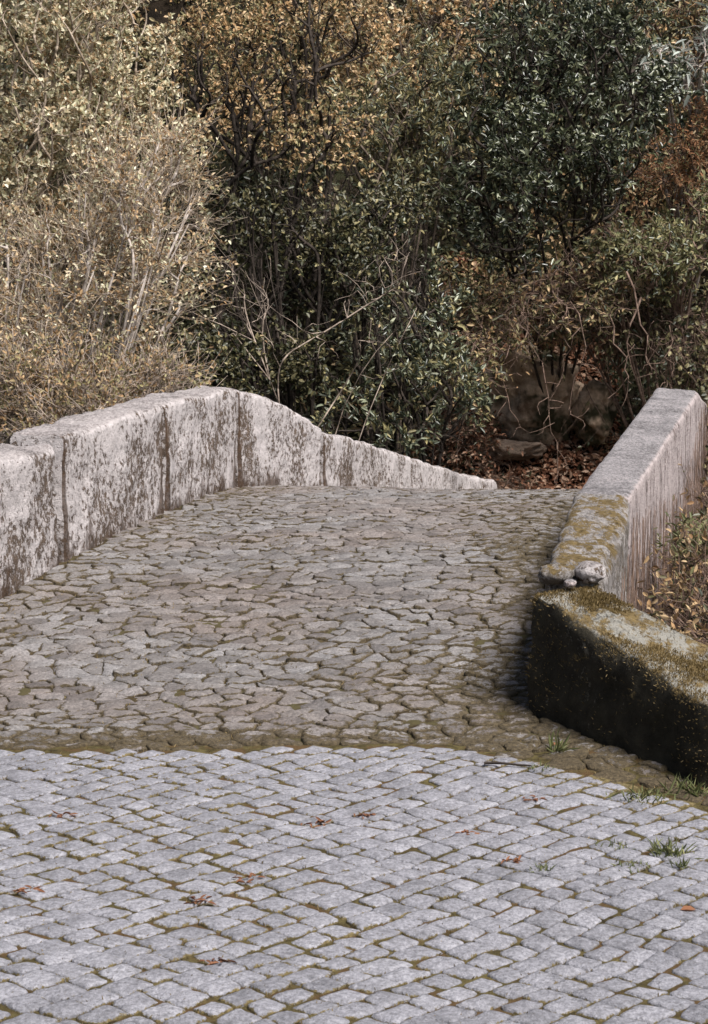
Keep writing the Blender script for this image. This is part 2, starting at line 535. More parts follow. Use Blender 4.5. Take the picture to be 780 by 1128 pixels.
def stones(polys, name, mat, gap, zamp, tilt, n=16, rough=.004, crown=.004, r=None, cut=.12, wobble=.03):
    r = r or np.random.default_rng(3)
    polys = np.array([resample(chaikin(p, 1, cut), n) for p in polys])       # (S,n,2)
    c = polys.mean(1, keepdims=True)
    v = polys - c
    rad = np.linalg.norm(v, axis=2, keepdims=True)
    S = len(polys)
    wob = 1 + wobble * r.normal(size=(S, n, 1))
    v = v * wob * np.clip((rad - gap) / rad, .3, 1)
    rings = [(1.0, -.045, 0), (1.0, -.006, .10), (.955, -.001, .42), (.75, .001, .8), (.36, .0015, 1.0)]
    tl = r.normal(size=(S, 1, 2)) * tilt
    dz = r.normal(size=(S, 1)) * zamp
    V, A = [], []
    for sc, z, e in rings:
        p = c + v * sc
        zz = road_z(p[..., 0], p[..., 1]) + z + dz + ((p - c) * tl).sum(-1) + crown * (1 - sc * sc)
        zz = zz + (rough * fbm2(p[..., 0], p[..., 1], 26, 3, 12) if z > -.04 else 0)
        V.append(np.concatenate([p, zz[..., None]], -1))
        A.append(np.full((S, n), e))
    cz = road_z(c[:, 0, 0], c[:, 0, 1])[:, None] + .002 + dz + crown
    V.append(np.concatenate([c, cz[..., None]], -1))
    A.append(np.full((S, 1), 1.0))
    V = np.concatenate(V, 1)
    A = np.concatenate(A, 1)
    A = A - .36 * sstep(V[..., 0] - lat_right(V[..., 1]), -.9, .05) - .30 * sstep(V[..., 0], .2, 1.0) * sstep(V[..., 1] - BORD(V[..., 0]), -.5, .1) - .40 * np.exp(-((V[..., 1] - BORD(V[..., 0]) - .10) / .16) ** 2) * (V[..., 1] > BORD(V[..., 0])) - .30 * np.exp(-np.clip(V[..., 1] - BORD(V[..., 0]), 0, 9) / .7) * (V[..., 1] > BORD(V[..., 0])) - .38 * sstep(lat_left(V[..., 1]) - V[..., 0], -.8, .05)  # more moss by walls and border, also painting in the soft shade there
    m = V.shape[1]
    fq, ft = [], []
    for k in range(len(rings) - 1):
        for j in range(n):
            fq.append([k * n + j, k * n + (j + 1) % n, (k + 1) * n + (j + 1) % n, (k + 1) * n + j])
    k = len(rings) - 1
    for j in range(n):
        ft.append([k * n + j, k * n + (j + 1) % n, m - 1])
    off = (np.arange(S) * m)[:, None, None]
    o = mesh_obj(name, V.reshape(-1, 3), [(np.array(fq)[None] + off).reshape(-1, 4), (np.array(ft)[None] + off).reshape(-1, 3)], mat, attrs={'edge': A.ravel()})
    o['kind'] = 'structure'
    return o

# granite setts laid in diagonal rows
polys = []
rs = np.random.default_rng(5)
SA = .092
d1 = np.array([math.cos(math.radians(44)), math.sin(math.radians(44))])
d2 = np.array([math.cos(math.radians(143)), math.sin(math.radians(143))])
org = np.array([0.0, 4.5])
nr = int(9 / SA)
rowpos = np.cumsum(SA * (1 + .10 * rs.normal(size=2 * nr)))
rowpos -= rowpos[nr]
for i in range(2 * nr - 1):
    a0, a1 = rowpos[i], rowpos[i + 1]
    x = -7.0 + rs.random() * SA
    while x < 7.0:
        wd = SA * np.clip(1.10 + .13 * rs.normal(), .8, 1.4)
        cen = org + d1 * (x + wd / 2) + d2 * (a0 + a1) / 2
        if -3.4 < cen[0] < 3.6 and 1.2 < cen[1] < BORD(cen[0]) - .02 and road_side(cen[0], cen[1]):
            sk = rs.normal() * .008
            q = np.array([[x, a0], [x + wd, a0], [x + wd + sk, a1], [x + sk, a1]]) + rs.normal(size=(4, 2)) * .0055
            p = org + q[:, :1] * d1 + q[:, 1:] * d2
            wv = np.stack([fbm2(p[:, 0], p[:, 1], .9, 2, 50), fbm2(p[:, 0], p[:, 1], .9, 2, 60)], -1) * .03
            polys.append(p + wv)
        x += wd
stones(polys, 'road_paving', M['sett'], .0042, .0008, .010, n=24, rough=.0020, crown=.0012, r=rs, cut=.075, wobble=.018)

# irregular old stones on the bridge: clipped cells round jittered seeds
def cells(pts, asp):
    out = []
    for i, p in enumerate(pts):
        d = pts - p
        dd = d[:, 0] ** 2 + (d[:, 1] * asp) ** 2
        idx = np.argsort(dd)[1:16]
        poly = np.array([[-.3, -.3], [.3, -.3], [.3, .3], [-.3, .3]]) + p
        for j in idx:
            q = pts[j]
            nrm = np.array([q[0] - p[0], (q[1] - p[1]) * asp * asp])
            mid = (p + q) / 2
            s = (poly - mid) @ nrm
            new = []
            for k in range(len(poly)):
                a, b = poly[k], poly[(k + 1) % len(poly)]
                sa, sb = s[k], s[(k + 1) % len(poly)]
                if sa <= 0:
                    new.append(a)
                if (sa < 0) != (sb < 0) and sa != sb:
                    new.append(a + (b - a) * (sa / (sa - sb)))
            poly = np.array(new)
            if len(poly) < 3:
                break
        if len(poly) >= 3:
            out.append(poly)
    return out

rs = np.random.default_rng(8)
seeds = []
Y0 = 3.6
row = 0
while Y0 < 17.2:
    x = -3.2 + rs.random() * .2
    rh = .088 * (1 + .15 * rs.normal())
    while x < 4.5:
        wd = .132 * np.clip(1 + .28 * rs.normal(), .55, 1.8)
        q = np.array([x + wd / 2 + rs.normal() * .018, Y0 + rs.normal() * .028 + .04 * math.sin(x * 2 + Y0)])
        seeds.append(q)
        x += wd
    Y0 += rh
seeds = np.array(seeds)
# rows turn with the bridge
c0 = np.array([0.0, 6.8])
rot = seeds - c0
seeds = np.stack([rot[:, 0] + .05 * rot[:, 1], rot[:, 1] - .10 * rot[:, 0]], -1) + c0
pl = [p for p in cells(seeds, 1.35) if (lambda m: BORD(m[0]) + .035 < m[1] < 16.5 and road_side(m[0], m[1], -.03))(p.mean(0))]
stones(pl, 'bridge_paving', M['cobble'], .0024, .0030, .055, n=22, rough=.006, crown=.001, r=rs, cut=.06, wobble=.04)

# ------------------------------------------------------------------ dressed stone blocks
def block(path_in, path_out, zb, zt_in, zt_out, rnd_=.035, disp=.012, seed=0, st=.035, ends=True, jag=0.0, stain=False):
    """one stone: inner and outer plan lines, base and top heights along it; rounded edges; returns verts, faces, hb"""
    path_in = np.asarray(path_in, float)
    path_out = np.asarray(path_out, float)
    seg = np.r_[0, np.cumsum(np.linalg.norm(np.diff(path_in, axis=0), axis=1))]
    L = seg[-1]
    ns = max(4, int(L / st))
    t = np.linspace(0, 1, ns + 1)
    tt = t * L
    ip = lambda a: np.interp(tt, seg, np.asarray(a, float))
    pin = np.stack([ip(path_in[:, 0]), ip(path_in[:, 1])], -1)
    pout = np.stack([ip(path_out[:, 0]), ip(path_out[:, 1])], -1)
    b_, ti, to = ip(zb), ip(zt_in), ip(zt_out)
    H = float(np.mean(ti - b_))
    W = float(np.mean(np.linalg.norm(pout - pin, axis=1)))
    nh, nw = max(4, int(H / st)), max(4, int(W / st))
    # loop parameters: up the inner face, over the top, down the outer face
    prm = [(0, a) for a in np.linspace(0, 1, nh + 1)] + [(a, 1) for a in np.linspace(0, 1, nw + 1)[1:]] + [(1, a) for a in np.linspace(1, 0, nh + 1)[1:]]
    prm = np.array(prm)
    u, h = prm[:, 0], prm[:, 1]
    Vx = pin[:, None, :] * (1 - u)[None, :, None] + pout[:, None, :] * u[None, :, None]
    top = ti[:, None] * (1 - u) + to[:, None] * u
    Vz = b_[:, None] + (top - b_[:, None]) * h[None, :]
    # rounding: pull the two long arrises in
    dt = (1 - h)[None, :] * (top - b_[:, None])
    ds = np.minimum(u, 1 - u)[None, :] * W
    rr = rnd_
    k = np.clip(1 - dt / rr, 0, 1) * (ds < 1e-6) + 0
    k2 = np.clip(1 - ds / rr, 0, 1) * (dt < 1e-6)
    k = np.maximum(k, k2)
    k2 = k
    inward = (pout - pin)
    inward = inward / np.linalg.norm(inward, axis=1, keepdims=True)
    sgn = np.where(u < .5, 1, -1)
    Vx = Vx + inward[:, None, :] * (sgn[None, :] * rr * .30 * k ** 2)[..., None]
    Vz = Vz - rr * .30 * k2 ** 2
    # rounding at the ends
    e = np.minimum(tt, L - tt)
    ke = np.clip(1 - e / rr, 0, 1) ** 2
    Vz = Vz - (ke[:, None] * rr * .35) * (h[None, :] > .98)
    Vx = Vx + inward[:, None, :] * (ke[:, None] * sgn[None, :] * rr * .35 * (ds < rr))[..., None]
    V = np.concatenate([Vx, Vz[..., None]], -1)
    cen = V.mean(1, keepdims=True)
    nrm = unit(V - cen)
    d = disp * fbm(V * 3.1 + seed, 5, seed) + disp * .5 * fbm(V * 11 + seed, 3, seed + 9)
    V = V + nrm * d[..., None] * (h[None, :, None] > .001)
    if jag:
        V[..., 2] += jag * fbm(V * 2.2 + seed * 2, 4, seed + 3) * sstep(h, .3, .95)[None, :]
    n_, m_ = V.shape[:2]
    f = grid_faces(n_, m_)
    HB = np.broadcast_to(h[None, :], (n_, m_)) - (1.1 * np.exp(-e / .030) if stain else 0 * e)[:, None]
    vs = V.reshape(-1, 3)
    hb = HB.ravel()
    geo = Geo()
    geo.add(vs, f, hb)
    # end caps as ladders of quads between the two faces
    idx = np.arange(n_ * m_).reshape(n_, m_)
    for en in ((0, -1) if ends else ()):
        ring = V[en]
        a = ring[:nh + 1]
        b = ring[nh + nw:][::-1]
        ww = np.linspace(0, 1, nw + 1)
        G = a[:, None] * (1 - ww)[None, :, None] + b[:, None] * ww[None, :, None]
        G[-1, :, :] = ring[nh:nh + nw + 1]
        sgn2 = -1 if en == 0 else 1
        dirv = unit((V[-1] - V[0]).mean(0))
        bulge = (np.sin(np.linspace(0, 1, nh + 1) * PI)[:, None] * np.sin(ww * PI)[None, :]) * .012
        G = G + dirv * (sgn2 * bulge)[..., None]
        hc = np.broadcast_to(np.linspace(0, 1, nh + 1)[:, None], G.shape[:2])
        geo.add(G.reshape(-1, 3), grid_faces(*G.shape[:2]) if en == 0 else grid_faces(*G.shape[:2])[:, ::-1], hc)
    return geo

def offset(path, dist):
    path = np.asarray(path, float)
    t = np.gradient(path, axis=0)
    t = t / np.linalg.norm(t, axis=1, keepdims=True)
    n = np.stack([-t[:, 1], t[:, 0]], -1)
    return path + n * dist

def rz(path, k=0.0):
    path = np.asarray(path, float)
    return road_z(path[:, 0], path[:, 1]) - k

# left parapet ----------------------------------------------------
lp = thing('parapet_wall', 'long lichened granite parapet of upright slabs along the bridge\'s left side, humped at the crest', 'parapet', (-1.4, 11.5, float(road_z(-1.4, 11.5))))
def lx(y):
    return float(lat_left(y))
def lslab(ys, zs, seed, gap=.020, thick=.34, **kw):
    ys = list(ys)
    ys[0] += gap
    ys[-1] -= gap
    yy = np.linspace(ys[0], ys[-1], 9)
    zt = np.interp(yy, ys, zs)
    # smooth
    p_in = np.stack([[lx(q) for q in yy], yy], -1)
    p_out = offset(p_in, thick)
    g = block(p_in, p_out, np.array(rz(p_in, .12)), zt, zt + .012, seed=seed, stain=True, **{'jag': .012, **kw})
    return g.build('slab', M['slab'], lp, attr='hb')
lslab([5.6, 7.9], [1.22, 1.37], 1, disp=.014)
lslab([7.93, 9.4, 10.22], [1.43, 1.505, 1.535], 2, disp=.022, rnd_=.06)
lslab([10.30, 11.2, 12.13], [1.60, 1.675, 1.745], 3, disp=.020, gap=.004)
lslab([12.14, 13.0, 13.88], [1.745, 1.80, 1.845], 4, disp=.018, gap=.004)
lslab([13.92, 14.3, 14.6, 14.9, 15.15, 15.4, 15.66], [1.835, 1.80, 1.755, 1.70, 1.635, 1.555, 1.49], 5, disp=.016, gap=.005)
lslab([15.72, 16.6, 18.07, 19.0], [1.475, 1.385, 1.215, 1.10], 6, disp=.016, jag=.012, gap=.004)
lslab([19.01, 20.6, 22.2, 24.2, 25.5], [1.10, .92, .74, .55, .42], 8, disp=.016, jag=.014, gap=.002)

# right parapet ---------------------------------------------------
rp = thing('parapet_wall', 'grey topped granite parapet on the bridge\'s right side rising to a flat peak, its outer face pinkish', 'parapet', (1.6, 11, float(road_z(1.6, 11))))
def rslab(pin, pout, zt_in, zt_out, zb, seed, mat, name='slab', **kw):
    n = 11
    f = np.linspace(0, 1, n)
    pin = np.asarray(pin, float)
    pout = np.asarray(pout, float)
    k = np.linspace(0, 1, len(pin))
    I = lambda a: np.interp(f, k, a)
    a = np.stack([I(pin[:, 0]), I(pin[:, 1])], -1)
    b = np.stack([I(pout[:, 0]), I(pout[:, 1])], -1)
    g = block(a, b, I(zb), I(zt_in), I(zt_out), seed=seed, **kw)
    return g.build(name, M[mat], rp, attr='hb')
# tall part with the grey top
rslab([(1.215, 10.0), (1.775, 12.0), (2.31, 13.95)], [(1.520, 9.96), (2.085, 11.95), (2.635, 13.9)], [1.285, 1.575, 1.855], [1.275, 1.555, 1.825], [.25, .3, .35], 21, 'slab_grey', disp=.006, rnd_=.035, st=.03)
rslab([(2.315, 13.97), (2.86, 16.0), (3.5, 18.2)], [(2.64, 13.92), (3.19, 15.9), (3.83, 18.1)], [1.855, 1.60, 1.3], [1.83, 1.58, 1.28], [.3, .1, -.2], 22, 'slab_grey', disp=.008, rnd_=.06)
rslab([(3.51, 18.22), (4.3, 21.0), (5.1, 23.8)], [(3.84, 18.12), (4.6, 20.9), (5.4, 23.7)], [1.28, .85, .4], [1.27, .85, .4], [-.3, -.5, -.9], 23, 'slab_grey', disp=.01, rnd_=.05)
# low, worn, mossy part towards the viewer
rslab([(.785, 7.42), (.90, 8.2), (1.08, 9.2), (1.205, 9.98)], [(1.02, 7.40), (1.18, 8.15), (1.385, 9.1), (1.505, 9.94)], [1.12, 1.165, 1.235, 1.282], [1.10, 1.15, 1.215, 1.262], [.3, .3, .3, .3], 24, 'slab_moss', disp=.022, rnd_=.07, st=.022, jag=.012)

# wing wall -------------------------------------------------------
ww = thing('wing_wall', 'low moss-covered stone wing wall flaring right from the parapet end, its road side almost black', 'wall', (1.2, 6.6, .45))
n = 15
f = np.linspace(0, 1, n)
k = [0, .5, .82, 1]
fi = np.stack([np.interp(f, k, [.695, 1.235, 1.80, 2.6]), np.interp(f, k, [7.30, 6.32, 5.80, 5.3])], -1)
fo = np.stack([np.interp(f, k, [1.00, 1.46, 2.08, 2.9]), np.interp(f, k, [7.40, 6.95, 6.35, 5.8])], -1)
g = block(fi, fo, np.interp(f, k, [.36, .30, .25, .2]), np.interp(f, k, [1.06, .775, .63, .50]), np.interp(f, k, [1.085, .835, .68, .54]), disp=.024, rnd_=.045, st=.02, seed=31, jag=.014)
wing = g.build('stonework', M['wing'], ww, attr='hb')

# small boulders on the parapet end -------------------------------
def boulder(name, label, cat, c, r, mat, seed, parent=None, sub=24, amp=.22, flat=None):
    u = np.linspace(0, PI, sub)
    v = np.linspace(0, 2 * PI, sub * 2, endpoint=False)
    U, Vv = np.meshgrid(u, v, indexing='ij')
    D = np.stack([np.sin(U) * np.cos(Vv), np.sin(U) * np.sin(Vv), np.cos(U)], -1)
    D2 = np.sign(D) * np.abs(D) ** .75
    D2 = unit(D2) * (1 + .12 * np.abs(D2).min(-1, keepdims=True))
    rad = 1 + amp * fbm(D * 1.4 + seed * 3.3, 5, seed) + amp * .35 * np.abs(fbm(D * 3.2 + seed, 4, seed + 5)) + amp * .3 * fbm(D * 5 + seed, 3, seed + 1)
    V = np.asarray(c) + D2 * rad[..., None] * np.asarray(r)
    idx = np.arange(sub * sub * 2).reshape(sub, sub * 2)
    f = np.stack([idx[:-1], idx[1:], np.roll(idx[1:], -1, 1), np.roll(idx[:-1], -1, 1)], -1).reshape(-1, 4)
    hb = np.full(V.shape[:2], .6).ravel()
    o = mesh_obj(name, V.reshape(-1, 3), f, mat, parent, attrs={'hb': hb}, origin=np.asarray(c) - np.array([0, 0, r[2]]))
    if label:
        tag(o, label, cat)
    return o
def bs(px, py, Y, r, lab, mat, seed):
    boulder('loose_stone', lab, 'stone', at(px, py, Y), r, M[mat], seed, amp=.13)
bs(613, 633, 7.40, (.072, .08, .040), 'pale-topped loose stone at the road-side corner of the mossy parapet end', 'slab_moss', 3)
bs(652, 631, 7.42, (.060, .07, .045), 'white lichened stone on the outer corner of the mossy parapet end', 'slab', 4)
bs(629, 643, 7.33, (.026, .03, .016), 'small pinkish pebble-like stone lying between the two larger loose stones', 'slab_grey', 5)

# bridge body under the deck, with its arch -----------------------
def body():
    root = thing('stone_bridge', 'arched granite body of the old humpback bridge under the paving', 'bridge', (0.4, 11.5, -1.9))
    ss = np.linspace(7.6, 19.5, 40)
    def prof(side):
        pts = []
        ys = ss
        xs = (lat_left(ys) - .29) if side < 0 else (np.interp(ys, [7.4, 10, 14, 24], [1.0, 1.49, 2.60, 5.6]))
        top = road_z(xs, ys) - .06
        arch = np.where(np.abs(ys - 13.6) < 3.0, -1.6 + 2.25 * np.sqrt(np.clip(1 - ((ys - 13.6) / 3.0) ** 2, 0, 1)), -2.6)
        return xs, ys, top, arch
    g = Geo()
    A = prof(-1)
    B = prof(1)
    rows = []
    for xs, ys, top, arch in (A, B):
        rows.append(np.stack([xs, ys, top], -1))
        rows.append(np.stack([xs, ys, arch], -1))
    V = np.concatenate(rows)
    n = len(ss)
    i = np.arange(n - 1)
    q = lambda a, b: np.stack([a * n + i, a * n + i + 1, b * n + i + 1, b * n + i], -1)
    g.add(V, [np.concatenate([q(0, 1), q(3, 2), q(1, 3)])], np.full(len(V), .4))
    g.build('masonry', M['slab_grey'], root, smooth=False, attr='hb')
body()

# ------------------------------------------------------------------ plants
def grow(root, vols, n, r, nst=7, up=.0, wander=.12, weights=None, shell=.5):
    vols = [(np.asarray(c, float), np.asarray(e, float)) for c, e in vols]
    wts = np.array([np.prod(e) ** .8 for _, e in vols]) if weights is None else np.array(weights, float)
    wts /= wts.sum()
    ch = r.choice(len(vols), n, p=wts)
    d = unit(r.normal(size=(n, 3)))
    rad = r.random(n) ** shell
    T = np.array([vols[c][0] for c in ch]) + d * rad[:, None] * np.array([vols[c][1] for c in ch])
    root = np.asarray(root, float)
    T = T[np.argsort(np.linalg.norm(T - root, axis=1))]
    nodes = [root]
    par = [-1]
    segs = []
    K = 5
    for t in T[r.choice(len(T), min(nst, len(T)), replace=False)] if nst else []:
        last = 0
        prev = root
        off = r.normal(size=3) * .05 * np.linalg.norm(t - root)
        for a in (1, 2):
            s0 = np.linspace((a - 1) / 2, a / 2, K)[:, None]
            pts = root * (1 - s0) + t * s0 + off * np.sin(s0 * PI) + np.array([0, 0, .10]) * np.linalg.norm(t - root) * np.sin(s0 * PI)
            ids = [last]
            for q in pts[1:]:
                nodes.append(q)
                par.append(ids[-1])
                ids.append(len(nodes) - 1)
            segs.append(ids)
            last = ids[-1]
    for t in T:
        N = np.array(nodes)
        dd = np.linalg.norm(N - t, axis=1)
        dr = np.linalg.norm(N - root, axis=1)
        cost = dd + .35 * dr
        j = int(np.argmin(cost))
        p0 = N[j]
        L = np.linalg.norm(t - p0)
        if L < .03:
            continue
        s = np.linspace(0, 1, K)[:, None]
        off = r.normal(size=3) * wander * L
        off2 = r.normal(size=3) * wander * .5 * L
        pts = p0 * (1 - s) + t * s + off * np.sin(s * PI) + off2 * np.sin(s * 2 * PI) + np.array([0, 0, up * L]) * np.sin(s * PI)
        ids = [j]
        for q in pts[1:]:
            nodes.append(q)
            par.append(ids[-1])
            ids.append(len(nodes) - 1)
        segs.append(ids)
    cnt = np.ones(len(nodes))
    for i in range(len(nodes) - 1, 0, -1):
        cnt[par[i]] += cnt[i]
    return np.array(nodes), np.array(par), np.array(segs), cnt

def plant(name, label, cat, root, vols, n, mats, seed, leafn=10, L=.1, W=.035, bark='bark_mid', r0=.0035, rmax=.020, sprig=.28, wander=.12, up=.05, slim=True,
          shell=.5, leafup=.5, droop=.0, group=None, nside=5, leafprob=1.0, extra_twigs=1, curl=.2, twigr=.0022, weights=None, flip=.35, smooth=20, nst=7, gap=-.18, twigmat=None, tipb=.7):
    r = np.random.default_rng(seed)
    root = np.asarray(root, float)
    t = thing(name, label, cat, root, group)
    nodes, par, segs, cnt = grow(root, vols, n, r, wander=wander, up=up, shell=shell, weights=weights, nst=nst)
    main = np.full(len(nodes), -1)
    for i in range(len(nodes) - 1, 0, -1):
        if main[par[i]] < 0 or cnt[i] > cnt[main[par[i]]]:
            main[par[i]] = i
    wgt = np.clip((cnt - 4) / 20, 0, 1)[:, None] * (par >= 0)[:, None]
    for _ in range(smooth):
        pm = nodes[np.maximum(par, 0)]
        cm = nodes[np.where(main < 0, np.arange(len(nodes)), main)]
        nodes = nodes * (1 - wgt) + wgt * (.3 * nodes + .35 * pm + .35 * cm)
    Pm = nodes[segs]
    R = np.minimum(r0 * cnt[segs] ** .42, rmax)
    R[:, 0] = np.minimum(R[:, 0], R[:, 1] * 1.25)
    g = Geo()
    v, f = tubes(Pm, R, nside)
    g.add(v, f)
    # sprigs leave the outer nodes
    tipn = segs[:, 2:].ravel()
    tipn = tipn[cnt[tipn] < 14]
    src = np.repeat(tipn, extra_twigs)
    p0 = nodes[src]
    pd = unit(nodes[src] - nodes[par[src]])
    cen = np.mean([c for c, _ in vols], axis=0)
    outd = unit(p0 - cen)
    d = unit(pd * .7 + r.normal(size=p0.shape) * .7 + outd * .35 + np.array([0, 0, leafup * .5 - droop]))
    ln = sprig * (.5 + r.random(len(p0)))
    p1 = p0 + d * ln[:, None] + np.array([0, 0, -droop]) * ln[:, None]
    C4 = curved(p0, p1, 4, .14, r)
    if twigmat:
        g.build('branches', M[bark], t)
        g = Geo()
    v, f = tubes(C4, np.linspace(1, .45, 4)[None, :] * twigr * np.ones((len(p0), 1)), 3)
    g.add(v, f)
    g.build('twigs' if twigmat else 'branches', M[twigmat or bark], t)
    # leaves along every sprig, in clumps with gaps between them
    if leafn > 0:
        keep = (r.random(len(p0)) < leafprob) & (fbm(p0 * 1.5, 3, seed) + .25 * r.normal(size=len(p0)) > gap)
        C4 = C4[keep]
        d = d[keep]
        m = len(C4)
        k = leafn
        tt = np.clip(r.random((m, k)) ** tipb, 0, .999) * 3
        i0 = tt.astype(int)
        fr = (tt - i0)[..., None]
        ar = np.arange(m)[:, None]
        p = C4[ar, i0] * (1 - fr) + C4[ar, np.minimum(i0 + 1, 3)] * fr
        rad = unit(r.normal(size=(m, k, 3)))
        dd = unit(d[:, None] * .75 + rad * .85 + np.array([0, 0, .15 - droop * 1.2]))
        nn = unit(np.array([.45, -.55, .85]) + r.normal(size=(m, k, 3)) * flip * 1.7)
        LL = L * (.6 + .7 * r.random(m * k))
        ge = Geo()
        v, f = leaves(p.reshape(-1, 3), dd.reshape(-1, 3), nn.reshape(-1, 3), LL, LL / L * W, curl=curl, slim=slim)
        sel = r.random(m * k)
        acc = 0
        mats_ = mats if isinstance(mats, list) else [(mats, 1.0)]
        for mt, share in mats_:
            ids = np.where((sel >= acc) & (sel < acc + share))[0]
            acc += share
            if not len(ids):
                continue
            vv = v.reshape(-1, 6, 3)[ids].reshape(-1, 3)
            i = np.arange(len(ids))[:, None] * 6
            q = np.concatenate([i + np.array([[0, 3, 2, 1]]), i + np.array([[0, 5, 4, 3]])])
            if len(mats_) == 1 or mt == mats_[0][0]:
                mesh_obj('foliage', vv, q, M[mt], t)
            else:
                mesh_obj('foliage', vv, q, M[mt], t)
    return t

def vol(px, py, Y, rx, ry, dy):
    c = at(px, py, Y)
    return (c, (rx / F * Y, dy, ry / F * Y))

def gz(x, y):
    return float(terrain_z(np.array(x), np.array(y)))

def rootp(px, Y):
    x = (px - CX) / F * Y
    return (x, Y, gz(x, Y) - .05)

# pale leafy willow, upper left
plant('willow_shrub', 'tall pale green willow shrub filling the upper left behind the parapet', 'shrub', rootp(20, 17.5),
      [vol(80, 60, 17.5, 120, 120, 1.5), vol(110, 170, 17, 105, 90, 1.2), vol(0, 190, 17.5, 110, 120, 1.2), vol(60, -40, 18, 130, 100, 1.3), vol(20, 250, 16.9, 110, 70, .8)],
      1500, [('l_pale', .85), ('l_brown', .15)], 101, leafn=28, tipb=.5, L=.045, W=.024, bark='twig_tan', r0=.0026, rmax=.013, nst=14, gap=-.7, sprig=.22, extra_twigs=1, up=.04, wander=.10, flip=.5)
# bare grey twiggy shrub, lower left
plant('twiggy_shrub', 'nearly bare shrub of silvery grey branches fanning right above the left parapet', 'shrub', rootp(-10, 15.6),
      [vol(70, 330, 15.8, 150, 90, .9), vol(140, 260, 15.8, 90, 90, .8), vol(30, 400, 15.4, 160, 80, .8), vol(190, 200, 16.2, 40, 60, .4)],
      620, [('l_brown', .55), ('l_pale', .45)], 102, leafn=6, L=.042, W=.018, bark='bark_pale', twigmat='twig_tan', r0=.0042, rmax=.013, nst=34, smooth=60, sprig=.36, extra_twigs=3, up=.10, wander=.09, twigr=.0029, flip=.6)
# dry bramble right behind the wall
plant('bramble_thicket', 'dry brown bramble thicket just behind the left parapet', 'shrub', rootp(60, 13.8),
      [vol(30, 440, 13.9, 110, 50, .5), vol(150, 425, 14.2, 90, 30, .5), vol(90, 470, 13.6, 90, 40, .5)],
      430, [('l_brown', .6), ('l_olive', .4)], 103, leafn=5, L=.040, W=.018, bark='twig_mix', r0=.0030, rmax=.010, sprig=.28, twigr=.0032, extra_twigs=2, wander=.25, flip=.7)
# golden small tree with a dark forked trunk
plant('golden_tree', 'slender tree with dark forked trunk and thin golden brown leaves', 'tree', rootp(235, 22),
      [vol(250, 210, 21.6, 45, 50, .3), vol(270, 110, 21.6, 85, 90, 1.0), vol(330, 40, 22, 90, 70, 1.0), vol(220, 60, 22, 45, 70, .7), vol(340, 150, 21.8, 75, 70, .6)],
      560, [('l_gold', .7), ('l_olive', .3)], 104, leafn=12, L=.056, W=.026, bark='bark_dark', r0=.0042, rmax=.024, nst=3, sprig=.30, up=.06, wander=.10, flip=.5)
# orange and straw coloured shrubs along the top
plant('golden_shrub', 'orange-straw leaved shrub at the top centre of the hillside', 'shrub', rootp(440, 27),
      [vol(430, 50, 26.3, 110, 70, 1.2), vol(520, 10, 27, 90, 50, 1.0), vol(350, -10, 27, 90, 60, 1.0), vol(430, 120, 25.8, 70, 60, .8)],
      700, [('l_gold', .75), ('l_pale', .25)], 105, leafn=15, L=.072, W=.036, bark='bark_mid', r0=.004, sprig=.30, flip=.5)
plant('olive_shrub', 'light olive shrub with upright long leaves between the golden tree and the big laurel', 'shrub', rootp(430, 24.5),
      [vol(430, 180, 24.2, 85, 95, 1.0), vol(470, 120, 24.4, 50, 70, .8), vol(390, 250, 24, 60, 60, .8)],
      520, [('l_olive', .6), ('l_blue', .4)], 106, leafn=15, L=.088, W=.025, bark='bark_mid', r0=.004, sprig=.35, leafup=1.0, flip=.5)
# big laurel
plant('laurel_bush', 'large glossy dark green laurel bush high on the bank, right of centre', 'shrub', rootp(610, 25.5),
      [vol(600, 90, 24.2, 100, 80, 1.3), vol(640, 180, 24, 70, 80, 1.1), vol(560, 200, 23.6, 80, 90, 1.2), vol(700, 110, 24.2, 45, 50, .8), vol(560, 275, 23.4, 50, 45, .9), vol(640, 40, 24.6, 80, 50, 1.0)],
      1000, [('l_laurel', .8), ('l_blue', .2)], 107, leafn=13, tipb=.40, gap=-.12, L=.09, W=.032, bark='bark_dark', r0=.0045, sprig=.30, flip=.45, curl=.25)
# dark evergreen left of centre
plant('evergreen_bush', 'dark small-leaved evergreen bush above the crest, left of centre', 'shrub', rootp(320, 20.8),
      [vol(310, 260, 20.6, 95, 60, .6), vol(260, 340, 20.2, 65, 70, .5), vol(370, 300, 20.8, 60, 50, .6), vol(250, 410, 19.8, 60, 50, .4), vol(330, 400, 20.2, 50, 50, .4), vol(420, 250, 21.4, 50, 50, .6)],
      800, [('l_dark', .8), ('l_olive', .2)], 108, gap=-.02, leafn=11, L=.062, W=.033, bark='bark_dark', r0=.004, sprig=.30, slim=False, flip=.45)
# lower laurel with grey green rosettes
plant('laurel_bush', 'lower laurel bush with grey-green leaf rosettes just behind the crest of the road', 'shrub', rootp(440, 21.5),
      [vol(440, 400, 21, 70, 70, .8), vol(420, 320, 21.4, 55, 60, .7), vol(500, 440, 21, 35, 50, .5), vol(380, 450, 20.6, 40, 50, .5), vol(450, 480, 20.4, 50, 30, .4), vol(350, 480, 20.0, 40, 30, .3), vol(470, 330, 22, 40, 60, .6)],
      480, [('l_blue', .4), ('l_laurel', .35), ('l_olive', .25)], 109, tipb=.4, gap=0.0, leafn=13, L=.088, W=.028, bark='bark_dark', r0=.004, sprig=.25, flip=.4, curl=.3)
